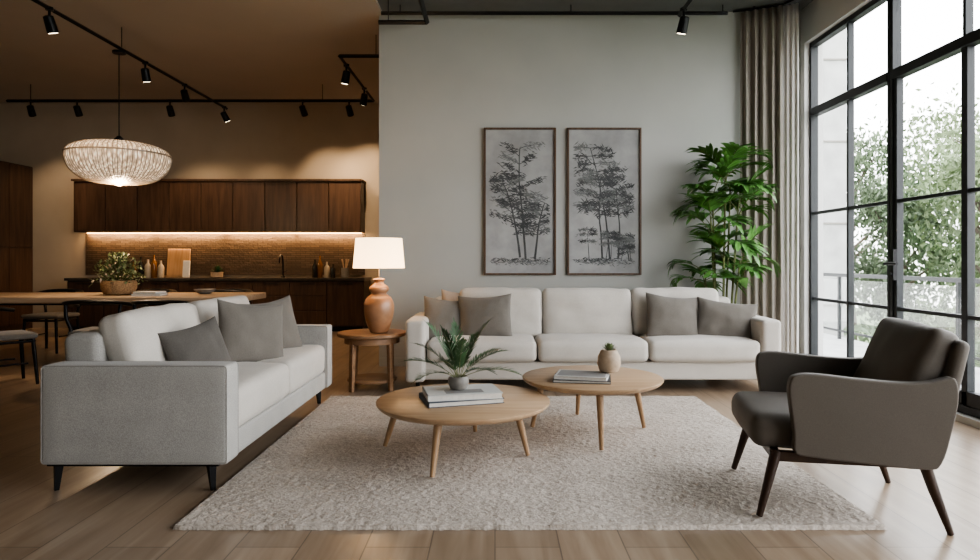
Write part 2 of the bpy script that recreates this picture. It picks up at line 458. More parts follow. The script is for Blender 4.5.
b.pillow((1.26,.34,.59),.54,.40,.17,(-.32,.12,-.2),seed=4)
b.obj('throw_pillows',M['pillow'],s)
b=B(); b.pillow((-1.17,.56,.65),.40,.44,.12,(-.2,.05,.1),seed=7); b.obj('beige_pillow',M['pink'],s)

# ------------------------------------------------------------------ loveseat
s=group('loveseat',(-2.24,3.2,0)); D=.92; L=2.07
b=B(); b.rbox((D/2,L/2,.20),(D-.04,L-.2,.13),.015); b.obj('base',M['sofag'],s)
b=B()
for y in (.075,L-.075): b.rbox((D/2,y,.385),(D,.15,.49),.018,(0,.003,.003),wr=.0015,seed=y,n=10)
b.obj('arms',M['sofag'],s)
b=B(); 
for y0 in (.0,.15,L-.15,L):
    pts=[Vector((p,y0+(.004 if y0 in(0,L-.15) else -.004),q)) for p,q in frame_pts(.003,D-.003,.144,.627,.018)]
    pts.append(pts[0]); b.tube(pts,.003,6,False)
b.obj('arm_piping',M['piping'],s)
b=B(); mt=Matrix.Translation((.11,L/2,.49))@Matrix.Rotation(-.05,4,'Y'); b.rbox((0,0,0),(.2,L-.31,.56),.045,mat=mt,wr=.002); b.obj('back_frame',M['sofag'],s)
b=B(); cl=(L-.31)/2
for i in range(2): b.rbox((.51,.155+cl*(i+.5),.375),(.80,cl-.006,.225),.05,(.012,0,.018),n=10,wr=.005,seed=i+2)
b.obj('seat_cushions',M['sofa'],s)
b=B()
for i in range(2):
    mt=Matrix.Translation((.28,.17+cl*(i+.5),.648))@Matrix.Rotation(-.26,4,'Y')
    b.rbox((0,0,0),(.16,cl-.04,.45),.05,(.03,.004,.006),n=14,wr=.013,seed=i+21,mat=mt)
b.obj('back_cushions',M['sofa'],s)
b=B(); b.pillow((.63,1.10,.67),.47,.42,.16,(-.24,.12,pi/2-.72),seed=31); b.pillow((.60,1.58,.66),.44,.42,.15,(-.26,-.10,pi/2-.6),seed=32)
b.obj('throw_pillows',M['pillow'],s)
b=B(); b.pillow((.52,.55,.625),.36,.33,.14,(-.3,-.20,pi/2-.6),seed=33); b.obj('dark_pillow',M['pillowd'],s)
b=B()
for x in (.06,D-.10):
    for y in (.05,L-.06):
        b.tube([(x+(-.012 if x<.5 else .010),y,0),(x,y,.15)],[.014,.028],4)
b.box((.02,.02,.128),(D-.05,L-.02,.142)); b.obj('legs',M['black'],s,False)

# ------------------------------------------------------------------ coffee tables
def coffee(name,cx,cy,r,zt,feet,zf):
    s=group(name,(cx,cy,0))
    b=B(); b.lathe([(r-.025,zt-.034),(r-.008,zt-.022),(r,zt-.010),(r,zt-.003),(r-.004,zt),(0,zt)],seg=96); b.obj('top',M['oak'],s)
    b=B()
    for (fx,fy) in feet:
        d=Vector((fx-cx,fy-cy)); t=d*.82
        b.tube([(d.x,d.y,zf),(t.x,t.y,zt-.03)],[.013,.024],14)
    b.obj('legs',M['oakz'],s)
    b=B(); 
    ps=[Vector(((fx-cx)*.82,(fy-cy)*.82,zt-.045)) for fx,fy in feet]
    for i in (0,1): b.tube([ps[i],ps[i+2]],.014,6)
    b.obj('brace',M['oakz'],s)
coffee('coffee_table',-.186,3.83,.508,.33,[(-.325,3.36),(.19,3.74),(-.13,4.27),(-.665,3.93)],.027)
coffee('coffee_table',.642,4.30,.46,.38,[(.63,3.84),(1.0,4.36),(.60,4.74),(.25,4.38)],.027)

def book(s,name,c,size,rz,cov):
    mt=Matrix.Translation(c)@Matrix.Rotation(rz,4,'Z'); w,d,h=size
    B().box((-w/2+.004,-d/2+.006,.003),(w/2-.006,d/2-.006,h-.003),mt).obj(name+'_pages',M['paper'],s,False)
    b=B(); b.box((-w/2,-d/2,0),(w/2,d/2,.003),mt); b.box((-w/2,-d/2,h-.003),(w/2,d/2,h),mt); b.box((-w/2,-d/2,0),(-w/2+.004,d/2,h),mt)
    b.obj(name+'_cover',cov,s,False)
s=group('stack_of_books',(-.20,3.80,.331))
book(s,'book_1',(0,0,0),(.44,.30,.028),.30,M['bk1']); book(s,'book_2',(.005,.005,.029),(.43,.29,.032),.22,M['bk2'])
B().box((-.10,-.10,.0611),(.12,.0,.0616),Matrix.Rotation(.22,4,'Z')).obj('cover_label',M['bk4'],s,False)
s=group('stack_of_books',(.56,4.17,.381))
book(s,'book_1',(0,0,0),(.36,.25,.018),-.16,M['bk3']); book(s,'book_2',(0,0,.019),(.33,.24,.022),-.24,M['bk2'])
B().box((-.15,-.10,.0412),(.15,.10,.0425),Matrix.Rotation(-.24,4,'Z')).obj('cover_label',M['bk4'],s,False)

# ------------------------------------------------------------------ plants
def blade(b,p,d,up,L,w,n=5,droop=.3):
    d=d.normalized(); side=d.cross(up).normalized(); vs=[];fs=[];q=Vector(p)
    for i in range(n+1):
        t=i/n; ww=w*math.sin(pi*min(1,(t*.86+.12)))**.8 if i<n else .0005
        nn=side.cross(d).normalized()
        vs+= [q-side*ww+nn*ww*.25,q.copy(),q+side*ww+nn*ww*.25]
        q=q+d*L/n; d=(d+Vector((0,0,-droop/n))).normalized()
    for i in range(n):
        a=i*3; fs+=[(a,a+1,a+4,a+3),(a+1,a+2,a+5,a+4)]
    b.add(vs,fs)
def frond(bl,bs,base,az,el,L,pairs,ll,lw,droop=1.2,start=.3,rnd=random,sd=.5,rr=.004,fwd=.55):
    p=Vector(base); d=Vector((math.cos(az)*math.cos(el),math.sin(az)*math.cos(el),math.sin(el))); n=pairs*2; pts=[p.copy()]
    for i in range(n):
        p=p+d*L/n; d=(d+Vector((0,0,-droop/n))).normalized(); pts.append(p.copy())
        t=(i+1)/n
        if t>=start:
            s=d.cross(Vector((0,0,1)))
            if s.length<.05: s=Vector((math.sin(az),-math.cos(az),0))
            s.normalize(); u=s.cross(d)
            fl=ll*math.sin(pi*(.18+.72*(t-start)/(1-start)))
            for sg in (-1,1):
                dd=(s*sg*(1.0-.45*t)+d*(fwd+.5*t)+u*.25+Vector((rnd.uniform(-.15,.15),rnd.uniform(-.15,.15),rnd.uniform(-.1,.1))))
                blade(bl,p,dd,u,fl*rnd.uniform(.85,1.1),lw,droop=sd)
    blade(bl,p,d,Vector((0,.1,1)),ll*.7,lw,droop=sd)
    bs.tube(pts,[rr*(1-.6*i/n) for i in range(n+1)],5)
rnd=random.Random(12)
s=group('potted_palm',(2.34,6.72,0))
B().lathe([(.12,0),(.15,.02),(.17,.30),(.18,.34),(.16,.34),(.155,.30),(0,.30)],seg=32).obj('pot',M['potg'],s)
B().lathe([(.153,.301),(.08,.31),(0,.315)],seg=24).obj('soil',M['soil'],s)
bl=B(); bs=B()
canes=[(-.05,0,1.60),(.05,.03,1.92),(.0,-.05,1.35),(.08,-.03,1.15),(-.07,.04,1.02),(.03,.04,2.18),(.08,.0,1.72),(-.03,.05,1.8)]
for (cx,cy,ch) in canes:
    top=Vector((cx*2.2,cy*1.5,ch)); bs.tube([(cx,cy,.3),(cx*1.6,cy*1.2,ch*.6),top],[.013,.011,.008],7)
    k=7
    for i in range(k):
        az=2*pi*i/k+rnd.uniform(-.4,.4)+cx*9
        el=rnd.uniform(.5,1.35)
        Lf=rnd.uniform(.36,.54)
        if math.sin(az)>.2: Lf*=.6
        if math.cos(az)>.5: Lf*=.85
        frond(bl,bs,top-Vector((0,0,rnd.uniform(0,.25))),az,el,Lf,6,.29,.023,droop=1.4,start=.35,rnd=rnd,sd=.75,rr=.005)
def squash(v):
    x,y,z=v
    if y>.05: y=.05+.19*math.tanh((y-.05)/.19)
    if x>.30: x=.30+.18*math.tanh((x-.30)/.18)
    if x<-.38: x=-.38+.16*math.tanh((x+.38)/.16)
    if x>.15: y=min(y,.10-(x-.15)*.9)
    if z<1.0 and (y<-.2): z=.98+(z-.98)*.04
    return (x,y,z)
bl.v=[squash(v) for v in bl.v]; bs.v=[squash(v) for v in bs.v]
bl.obj('leaves',M['leaf'],s); bs.obj('stems',M['stem'],s)
# table fern
s=group('potted_fern',(-.215,3.82,.3935)); rnd=random.Random(5)
B().lathe([(.035,0),(.048,.004),(.062,.035),(.060,.065),(.052,.075),(.046,.07),(.0,.068)],seg=28).obj('pot',M['potg'],s)
bl=B();bs=B()
for i in range(16):
    az=2*pi*i*.618+rnd.uniform(-.2,.2); el=.5+.95*(i/16)
    frond(bl,bs,(math.cos(az)*.012,math.sin(az)*.012,.06),az,el,rnd.uniform(.30,.38),15,.075,.0036,droop=.95,start=.25,rnd=rnd,sd=.1,rr=.002,fwd=.7)
bl.obj('leaves',M['leafd'],s); bs.obj('stems',M['stem'],s)
# succulent
s=group('potted_succulent',(.74,4.22,.4236)); rnd=random.Random(9)
B().lathe([(.045,0),(.06,.006),(.076,.05),(.072,.10),(.052,.140),(.046,.145),(.04,.135),(0,.133)],seg=30).obj('pot',M['potb'],s)
bl=B()
for i in range(26):
    az=i*2.4; el=.5+.9*(i/26)
    blade(bl,(0,0,.13),Vector((math.cos(az)*math.cos(el),math.sin(az)*math.cos(el),math.sin(el))),Vector((0,0,1)) if el<1.3 else Vector((1,0,0)),.065,.010,4,-.2)
bl.obj('leaves',M['leafs'],s)

# ------------------------------------------------------------------ side table & lamp
s=group('side_table',(-1.105,5.85,0))
B().lathe([(.26,.465),(.30,.47),(.31,.478),(.31,.498),(.305,.503),(0,.503)],seg=64).obj('top',M['side'],s)
b=B()
for a in (45,135,225,315):
    a=math.radians(a+8)
    mt=Matrix.Rotation(a,4,'Z'); b.add(*poly_slab([(.225,0),(.255,0),(.245,.467),(.20,.467)],-.022,.022,'y'),mt)
b.obj('legs',M['side'],s,False,.004)
b=B(); b.lathe([(.215,.07),(.22,.075),(.22,.09),(.215,.095),(0,.095)],seg=48); b.obj('shelf',M['side'],s)
b=B(); b.lathe([(.235,.41),(.245,.41),(.245,.467),(.235,.467)],seg=48); b.obj('apron',M['side'],s)
s=group('table_lamp',(-1.035,5.80,.5035))
prof=[(.06,0),(.075,.004),(.085,.02),(.105,.07),(.125,.14),(.133,.20),(.130,.26),(.108,.31),(.078,.335),(.066,.345),(.068,.355),(.082,.37),(.088,.39),(.080,.41),(.060,.425),(.046,.435),(.040,.45),(.05,.465),(.055,.475),(.03,.485),(0,.487)]
pp=[(v.x,v.y) for v in catmull([(a,b_,0) for a,b_ in prof],3)]
B().lathe(pp,seg=48).obj('base',M['terra'],s)
b=B(); b.tube([(0,0,.48),(0,0,.80)],.006); b.tube([(-.19,0,.80),(.19,0,.80)],.003,6);b.tube([(0,-.19,.80),(0,.19,.80)],.003,6); b.obj('harp',M['rib'],s)
B().lathe([(.228,.575),(.205,.84),(.202,.84),(.225,.575),(.228,.575)],seg=56).obj('shade',M['shade'],s)
B().lathe([(0,.65),(.02,.66),(.03,.685),(.02,.71),(0,.72)],seg=16).obj('bulb',M['bulb'],s)

# ------------------------------------------------------------------ armchair
s=group('armchair',(1.615,3.10,.0),math.radians(-11))
b=B()
b.tube([(-.40,-.33,.026),(-.32,-.29,.31)],[.014,.026],12); b.tube([(-.40,.33,.026),(-.32,.30,.31)],[.014,.026],12)
b.tube([(.36,-.32,.0),(.30,-.305,.18),(.25,-.30,.34)],[.013,.022,.026],12); b.tube([(.36,.33,.0),(.30,.325,.18),(.25,.31,.34)],[.013,.022,.026],12)
for y in (-.295,.295): b.box((-.35,y-.016,.265),(.30,y+.016,.31))
b.box((-.34,-.29,.265),(-.305,.29,.31)); b.box((.25,-.29,.27),(.285,.29,.31))
b.obj('wood_frame',M['legwood'],s,True,.004)
b=B(); b.rbox((-.10,0,.385),(.64,.575,.15),.05,(.012,0,.018),n=10,wr=.004,seed=3); b.obj('seat_cushion',M['chairfab'],s)
side=[(-.255,.315),(-.262,.40),(-.275,.50),(-.285,.58),(-.280,.63),(-.255,.655),(-.18,.662),(-.02,.648),(.14,.638),(.25,.642),(.32,.66),(.355,.66),(.37,.58),(.35,.44),(.315,.30),(.25,.272),(0,.285),(-.18,.298)]
sp=[(v.x,v.y) for v in catmull([(a,q,0) for a,q in side],4,True)]
b=B()
for y in (-1,1):
    a0,a1=sorted((y*.293,y*.345)); vs,fs=poly_slab(sp,a0,a1,'y')
    vs=[(x,yy+y*.025*max(0,(z-.3))/.35,z) for x,yy,z in vs]; b.add(vs,fs)
b.obj('arm_shells',M['chairfab'],s,True,.02,bseg=4)
b=B(); 
mt=Matrix.Translation((.345,0,.55))@Matrix.Rotation(.22,4,'Y'); b.rbox((0,0,0),(.06,.69,.54),.029,(.010,0,0),n=10,mat=mt)
b.obj('back_shell',M['chairfab'],s)
b=B(); mt=Matrix.Translation((.285,0,.645))@Matrix.Rotation(.38,4,'Y'); b.rbox((0,0,0),(.12,.60,.44),.04,(.03,.004,.006),n=12,wr=.010,seed=8,mat=mt)
b.obj('back_cushion',M['chairfab'],s)

# ------------------------------------------------------------------ pictures
def picture(x0,x1,z0,z1,seed,style):
    g=group('framed_picture',((x0+x1)/2,YB-.001,(z0+z1)/2)); w=(x1-x0)/2; h=(z1-z0)/2; t=.02
    b=B(); b.box((-w,-.035,-h),(-w+t,0,h)); b.box((w-t,-.035,-h),(w,0,h)); b.box((-w+t,-.035,-h),(w-t,0,-h+t)); b.box((-w+t,-.035,h-t),(w-t,0,h))
    b.obj('frame',M['framew'],g,False,.002)
    B().box((-w+t,-.014,-h+t),(w-t,-.002,h-t)).obj('print',M['canvas'],g,False)
    rnd=random.Random(seed); tr=B(); lf=B(); lp=B()
    cnt=[0]
    X=w-t-.05; Z=h-t-.03
    def inb(p): return abs(p.x)<X and -Z<p.y<Z-.1
    def strip(a,c,wa,wc):
        d=(c-a); 
        if d.length<1e-6: return
        n=Vector((-d.y,d.x)).normalized(); cnt[0]+=1; y=-.0145-.0000005*cnt[0]
        P=[a-n*wa,a+n*wa,c+n*wc,c-n*wc]; tr.add([(p.x,y,p.y) for p in P],[(0,1,2,3)])
    def leafs(p,n,sx,sz,pale=False,down=0,sc=1):
        for k in range(n):
            q=p+Vector((rnd.gauss(0,sx),rnd.gauss(0,sz)))
            if not inb(q): continue
            a=rnd.uniform(-1.0,.6)+(0 if rnd.random()<.5 else pi)
            L=rnd.uniform(.014,.034)*sc; W_=L*.19; d=Vector((math.cos(a),math.sin(a)-down)); n2=Vector((-d.y,d.x)).normalized(); cnt[0]+=1; y=-.0145-.0000005*cnt[0]
            P=[q-d*L,q-n2*W_,q+d*L,q+n2*W_]; (lp if pale else lf).add([(p_.x,y,p_.y) for p_ in P],[(0,1,2,3)])
    def stem(p,a,L,wd,curve):
        n=14; pts=[p.copy()]; q=p.copy()
        for i in range(n):
            a+=curve/n+rnd.uniform(-.06,.06); q2=q+Vector((math.cos(a),math.sin(a)))*L/n
            strip(q,q2,wd*(1-.6*i/n),wd*(1-.6*(i+1)/n)); q=q2; pts.append(q.copy())
        return pts
    def bough(p,a,L,pale=False,down=.2,sc=1):
        n=7; q=p.copy()
        for i in range(n):
            a+=(-.5 if math.cos(a)>0 else .5)*down/ n*2+rnd.uniform(-.1,.1)
            q2=q+Vector((math.cos(a),math.sin(a)))*L/n
            if not inb(q2): return
            strip(q,q2,.004*(1-.6*i/n),.004*(1-.6*(i+1)/n)); q=q2
            if i>=1: leafs(q,8,.024*sc,.018*sc,pale,down,sc)
    if style==0:
        for (p,a,L,c,fr) in ((Vector((.06,-Z+.12)),pi/2+.10,1.20,-.05,.35),(Vector((.16,-Z+.12)),pi/2-.05,.62,-.2,.45),(Vector((-.0,-Z+.14)),pi/2+.12,.85,.35,.45)):
            pts=stem(p,a,L,.012,c); n=len(pts)
            for i in range(int(n*fr),n):
                for sg in (0,1):
                    if rnd.random()<.85: bough(pts[i],(rnd.uniform(.2,.8) if sg==0 else pi-rnd.uniform(.2,.8)),rnd.uniform(.16,.29)*(1.15-.3*i/n),rnd.random()<.25)
    else:
        for (p,a,L,c,fr) in ((Vector((.06,-Z+.12)),pi/2+.06,1.22,.0,.42),(Vector((-.02,-Z+.12)),pi/2+.04,.92,-.15,.55),(Vector((.15,-Z+.12)),pi/2-.03,.75,.12,.6)):
            pts=stem(p,a,L,.010,c); n=len(pts)
            for i in range(int(n*fr),n):
                for sg in (0,1):
                    if rnd.random()<.9: bough(pts[i],(rnd.uniform(.1,.6) if sg==0 else pi-rnd.uniform(.1,.6)),rnd.uniform(.18,.32)*(1.1-.3*i/n),rnd.random()<.25,.5)
        for k in range(7):
            pts=stem(Vector((rnd.uniform(-X,X)*.9,-Z+.10)),pi/2+rnd.uniform(-.1,.1),rnd.uniform(.14,.36),.004,0)
            for i in (9,12,14):
                for sg in (.2,pi-.2): bough(pts[i],sg,.08,rnd.random()<.5,.5,.6)
    leafs(Vector((0,-Z+.11)),110,.16,.014,False,0,.8); leafs(Vector((0,-Z+.09)),140,.2,.018,True,0,.8)
    tr.obj('tree_trunks',M['ink'],g,False); lf.obj('tree_leaves',M['ink'],g,False); lp.obj('tree_leaves_pale',M['inkl'],g,False)
picture(-.119,.66,.988,2.578,21,0)
picture(.78,1.58,.988,2.578,33,1)

# ------------------------------------------------------------------ curtains
def curtain(name,p0,p1,folds,amp,z0,z1,mat,seed=0):
    n=folds*14; vs=[];fs=[]; a=Vector(p0); c=Vector(p1); d=(c-a); nn=Vector((-d.y,d.x)).normalized(); nz=24
    for j in range(nz+1):
        z=z0+(z1-z0)*j/nz; 
        for i in range(n+1):
            t=i/n; am=amp*(.75+.45*noise.noise(Vector((t*4,z*.5,seed))))
            o=am*math.sin(2*pi*folds*t+.9*noise.noise(Vector((t*5,z*.7,seed+4))))
            sh=.02*noise.noise(Vector((t*9,z*1.2,seed+8)))
            p=a+d*(t+sh)+nn*o; vs.append((p.x,p.y,z))
    for j in range(nz):
        for i in range(n): k=j*(n+1)+i; fs.append((k,k+1,k+n+2,k+n+1))
    b=B(); b.add(vs,fs); o=b.obj(name,mat); m=o.modifiers.new('sol','SOLIDIFY'); m.thickness=.004; return o
curtain('curtain',(2.63,6.96),(3.0,6.77),5,.032,.01,3.80,M['curtain'],1)
curtain('sheer_curtain',(3.01,6.78),(3.13,6.70),3,.015,.01,3.80,M['sheer'],2)
s=group('curtain_rod',(0,0,0)); b=B(); b.tube([(2.55,6.97,3.815),(2.75,6.90,3.815),(3.0,6.77,3.815),(3.16,6.4,3.815),(3.16,-1.4,3.815)],.012,8)
for p in ((2.75,6.90),(3.16,5),(3.16,2)): b.tube([(p[0],p[1],3.815),(p[0],p[1],3.84)],.008,6)
b.obj('rod',M['black'],s)

# ------------------------------------------------------------------ kitchen
UX0,UX1=-6.91,-2.20
s=group('upper_cabinets',(0,0,0))
box('carcass',(UX0,10.67,1.61),(UX1,10.995,2.46),M['dwoodx'],s)
b=B(); nD=9; w=(UX1-UX0)/nD
for i in range(nD): b.box((UX0+i*w+.006,10.65,1.625),(UX0+(i+1)*w-.006,10.67,2.43))
b.obj('doors',M['dwood'],s,False,.003)
box('top_board',(UX0-.02,10.62,2.44),(UX1+.02,10.995,2.475),M['dwood'],s)
box('led_strip',(UX0+.05,10.93,1.592),(UX1-.05,10.97,1.61),M['led'],s)
box('wall_backsplash',(UX0,10.97,.90),(UX1,10.999,1.59),M['splash'])
LX0,LX1=-6.85,-2.1
s=group('base_cabinets',(0,0,0))
box('carcass',(LX0,10.42,.08),(LX1,10.96,.82),M['dwoodx'],s); box('plinth',(LX0+.03,10.46,0),(LX1-.03,10.96,.08),M['black'],s)
b=B(); nD=8; w=(LX1-LX0)/nD
for i in range(nD):
    if i in (5,6): 
        for z0,z1 in ((.10,.33),(.34,.57),(.58,.80)): b.box((LX0+i*w+.006,10.40,z0),(LX0+(i+1)*w-.006,10.42,z1))
    else: b.box((LX0+i*w+.006,10.40,.10),(LX0+(i+1)*w-.006,10.42,.80))
b.obj('doors',M['dwood'],s,False,.003)
b=B()
for i in range(nD): b.box((LX0+(i+.3)*w,10.375,.765),(LX0+(i+.7)*w,10.399,.775))
b.obj('handles',M['black'],s,False)
box('worktop',(LX0-.02,10.36,.82),(LX1+.02,10.965,.86),M['counter'],s)
s=group('tall_cabinet',(0,0,0))
box('carcass',(-8.59,8.8,0),(-7.82,10.99,2.72),M['dwoodx'],s)
b=B()
for i in range(4):
    y0=8.82+i*.54; b.box((-7.82,y0,.1),(-7.80,y0+.53,1.35)); b.box((-7.82,y0,1.36),(-7.80,y0+.53,2.70))
b.obj('doors',M['dwood'],s,False,.003)
def kx(px,Y): return (px-495)*Y/650
def bottle(px,r,h,mat,name='bottle',Y=10.75):
    g=group(name,(kx(px,Y),Y,.8605))
    B().lathe([(r*.9,0),(r,.01),(r,h*.6),(r*.85,h*.68),(r*.35,h*.8),(r*.32,h*.97),(r*.36,h),(0,h)],seg=18).obj('body',mat,g)
M['bt1']=plain('bottle_white',(.42,.36,.28),.3); M['bt2']=plain('bottle_amber',(.18,.08,.02),.15); M['bt3']=plain('bottle_dark',(.02,.02,.018),.15)
for px,r,h,m in ((133,.05,.26,'bt2'),(141,.045,.34,'bt3'),(148,.05,.30,'bt1'),(154,.045,.37,'bt2'),(161,.05,.28,'bt1'),(315,.045,.30,'bt3'),(320,.04,.36,'bt2'),(327,.045,.26,'bt1'),(333,.04,.22,'bt3')):
    bottle(px,r,h,M[m])
s=group('cutting_board',(kx(178,10.88),10.88,.861)); mt=Matrix.Rotation(-.1,4,'X'); b=B(); b.rbox((0,0,.24),(.38,.025,.48),.012,mat=mt); b.obj('board',M['oakz'],s)
s=group('cutting_board',(kx(186,10.80),10.80,.861)); b=B(); b.rbox((0,0,.14),(.12,.02,.28),.01,mat=mt); b.obj('board',M['paper'],s)
s=group('potted_herb',(kx(217,10.7),10.7,.861)); B().lathe([(.06,0),(.09,.01),(.10,.09),(.09,.09),(0,.085)],seg=20).obj('pot',M['potb'],s)
bl=B(); rnd=random.Random(4)
for i in range(60):
    az=rnd.uniform(0,6.3); el=rnd.uniform(.2,1.4); blade(bl,(0,0,.08),Vector((math.cos(az)*math.cos(el),math.sin(az)*math.cos(el),math.sin(el))),Vector((.1,.1,1)),.13,.012,4,.6)
bl.obj('leaves',M['leafd'],s)
s=group('faucet',(kx(283,10.8),10.8,.861)); b=B(); b.lathe([(.03,0),(.03,.02),(.016,.03),(.014,.1)],seg=16)
b.tube(catmull([(0,0,.03),(0,0,.22),(0,-.03,.34),(0,-.11,.37),(0,-.17,.31),(0,-.175,.24)],5),.014,10); b.tube([(0,0,.08),(.08,0,.12)],.008); b.obj('spout',M['black'],s)
s=group('utensil_crock',(kx(345,10.75),10.75,.861)); B().lathe([(.05,0),(.06,.01),(.06,.16),(.052,.16),(0,.15)],seg=20).obj('crock',M['potg'],s)
b=B()
for i in range(5): a=i*1.3; b.tube([(math.cos(a)*.02,math.sin(a)*.02,.14),(math.cos(a)*.06,math.sin(a)*.05,.30)],[.006,.014],6)
b.obj('utensils',M['dtable'],s)
# ------------------------------------------------------------------ dining
s=group('dining_table',(0,0,0)); b=B(); TX0,TX1=-6.6,-2.76
b.rbox(((TX0+TX1)/2,7.35,.725),(TX1-TX0,1.0,.07),.012,n=3); b.obj('top',M['dtable'],s)
b=B()
for x in (TX0+.35,TX1-.35):
    for y in (7.0,7.7): b.tube([(x,y,0),(x,y,.69)],[.025,.035],4)
b.box((TX0+.35,7.33,.64),(TX1-.35,7.37,.689)); b.box((TX0+.33,7.0,.66),(TX0+.37,7.7,.689)); b.box((TX1-.37,7.0,.66),(TX1-.33,7.7,.689)); b.obj('legs',M['black'],s,False)
def dchair(x,y,rz):
    s=group('dining_chair',(x,y,0),rz)
    b=B()
    for sx in (-1,1):
        b.tube([(sx*.22,.22,0),(sx*.19,.19,.43)],[.014,.019],10)
        b.tube(catmull([(sx*.23,-.25,0),(sx*.20,-.20,.43),(sx*.235,-.22,.60),(sx*.25,-.20,.74)],4),.017,10)
        b.tube([(sx*.20,.2,.40),(sx*.20,-.2,.40)],.012,8)
    b.tube([(-.2,.2,.40),(.2,.2,.40)],.012,8); b.tube([(-.2,-.2,.40),(.2,-.2,.40)],.012,8)
    b.tube([(-.205,.15,.2),(-.215,-.22,.2)],.009,8); b.tube([(.205,.15,.2),(.215,-.22,.2)],.009,8)
    b.obj('frame',M['black'],s)
    b=B(); pts=catmull([(-.28,.02,.70),(-.27,-.1,.72),(-.2,-.235,.745),(0,-.285,.755),(.2,-.235,.745),(.27,-.1,.72),(.28,.02,.70)],5)
    b.tube(pts,.05,10,True,.4); b.obj('back_rail',M['black'],s)
    b=B(); b.rbox((0,0,.45),(.46,.45,.05),.022,(0,0,.01),n=5); b.obj('seat',M['pillow'],s)
for x,y,r in ((-4.55,6.0,-.7),(-3.85,6.40,.1),(-3.2,6.42,0.0),(-5.6,6.4,.1),(-5.6,8.2,pi),(-4.4,8.2,pi-.1),(-3.4,8.2,pi+.1)): dchair(x,y,r)
s=group('potted_table_plant',(kx(119,7.3),7.3,.761)); rnd=random.Random(6)
B().lathe([(.12,0),(.15,.01),(.18,.07),(.185,.13),(.17,.16),(.155,.16),(.15,.13),(0,.12)],seg=30).obj('basket',M['basket'],s)
bl=B();bs=B();fl=B()
for i in range(520):
    az=rnd.uniform(0,6.3); el=rnd.uniform(.0,1.5); r=rnd.uniform(.3,1)**.6*.27; d=Vector((math.cos(az)*math.cos(el),math.sin(az)*math.cos(el),math.sin(el)))
    p=Vector((d.x*r,d.y*r,.13+d.z*r*1.2))
    blade(fl if i%13==0 else bl,p,d*.5+Vector((rnd.uniform(-1,1),rnd.uniform(-1,1),rnd.uniform(-.6,.8))),Vector((.1,.1,1)),.055,.013,3,.4)
    if i%14==0: bs.tube([(0,0,.1),p],.003,5)
bl.obj('leaves',M['leafs'],s); bs.obj('stems',M['stem'],s); fl.obj('flowers',M['flower'],s)
s=group('stack_of_books',(kx(150,7.1),7.1,.761)); book(s,'book_1',(0,0,0),(.3,.22,.025),.1,M['bk4']); book(s,'book_2',(0,0,.026),(.26,.2,.02),-.1,M['bk2'])
s=group('bowl',(kx(205,7.45),7.45,.761)); B().lathe([(.05,0),(.09,.02),(.12,.055),(.115,.055),(.08,.02),(0,.012)],seg=28).obj('body',M['potg'],s)

# pendant
px_,py_,pz=-4.28,7.4,2.28
s=group('pendant_lamp',(px_,py_,pz))
prof=[(.04,-.265),(.18,-.26),(.32,-.235),(.42,-.18),(.49,-.10),(.525,-.01),(.53,.05),(.515,.10),(.47,.14),(.38,.175),(.20,.205),(.06,.215)]
pf=[(v.x,v.y) for v in catmull([(a,q,0) for a,q in prof],4)]
B().lathe(pf,seg=280,mod=lambda a,i:1+.010*math.cos(a*70)).obj('shade',M['pend'],s)
b=B()
for k in range(70):
    a=2*pi*k/70; b.tube([(r*1.012*math.cos(a),r*1.012*math.sin(a),z) for r,z in pf[::2]],.004,6)
b.lathe([(.525,.055),(.543,.055),(.543,.07),(.525,.07)],seg=64); b.lathe([(.03,-.285),(.05,-.27),(0.05,-.255)],seg=20); b.obj('ribs',M['rib'],s)
b=B(); b.tube([(0,0,.21),(0,0,1.25)],.006,6); b.lathe([(.05,.20),(.05,.25),(.02,.28),(0,.28)],seg=20); b.lathe([(.07,1.22),(.07,1.245),(0,1.25)],seg=20); b.obj('cord',M['black'],s)

# ------------------------------------------------------------------ tracks
ZK=3.55
s=group('ceiling_light_track',(0,0,0)); b=B()
def tr(b,p,q,w=.022): 
    b.tube([p,q],w,4)
TA=-4.25
tr(b,(TA,2,ZK),(TA,10.3,ZK)); tr(b,(-7.36,9.8,ZK),(-1.83,9.8,ZK)); tr(b,(-1.83,7.65,ZK),(-1.83,9.8,ZK)); tr(b,(-1.83,7.65,ZK),(-1.27,7.65,ZK))
for p in ((TA,3),(TA,5.2),(TA,7.4),(-7,9.8),(-2.6,9.8),(-1.4,7.65)): b.tube([(p[0],p[1],ZK),(p[0],p[1],3.8)],.005,6)
b.obj('rails',M['black'],s)
def spot(s,i,p,aim,energy=60,size=70):
    p=Vector(p); d=(Vector(aim)-p).normalized(); q=p+Vector((0,0,-.12))
    b=B(); b.tube([p,q],.012,8); b.tube([p+Vector((0,0,-.02)),p+Vector((0,0,.01))],.035,8)
    b.tube([q-d*.05,q-d*.04,q+d*.07,q+d*.11],[.030,.045,.05,.05],16,True); b.obj('spot_head_%d'%i,M['black'],s)
    b=B(); b.tube([q+d*.111,q+d*.113],.04,16); b.obj('spot_lens_%d'%i,M['spotlens'],s)
    if energy:
        l=bpy.data.lights.new('spot_light_%d'%i,'SPOT'); l.energy=energy; l.color=(1,.73,.47); l.spot_size=math.radians(size); l.spot_blend=.8; l.shadow_soft_size=.04
        o=bpy.data.objects.new('spot_light_%d'%i,l); o.location=q+d*.13; o.rotation_euler=d.to_track_quat('-Z','Y').to_euler(); COL.objects.link(o); o.parent=s
i=0
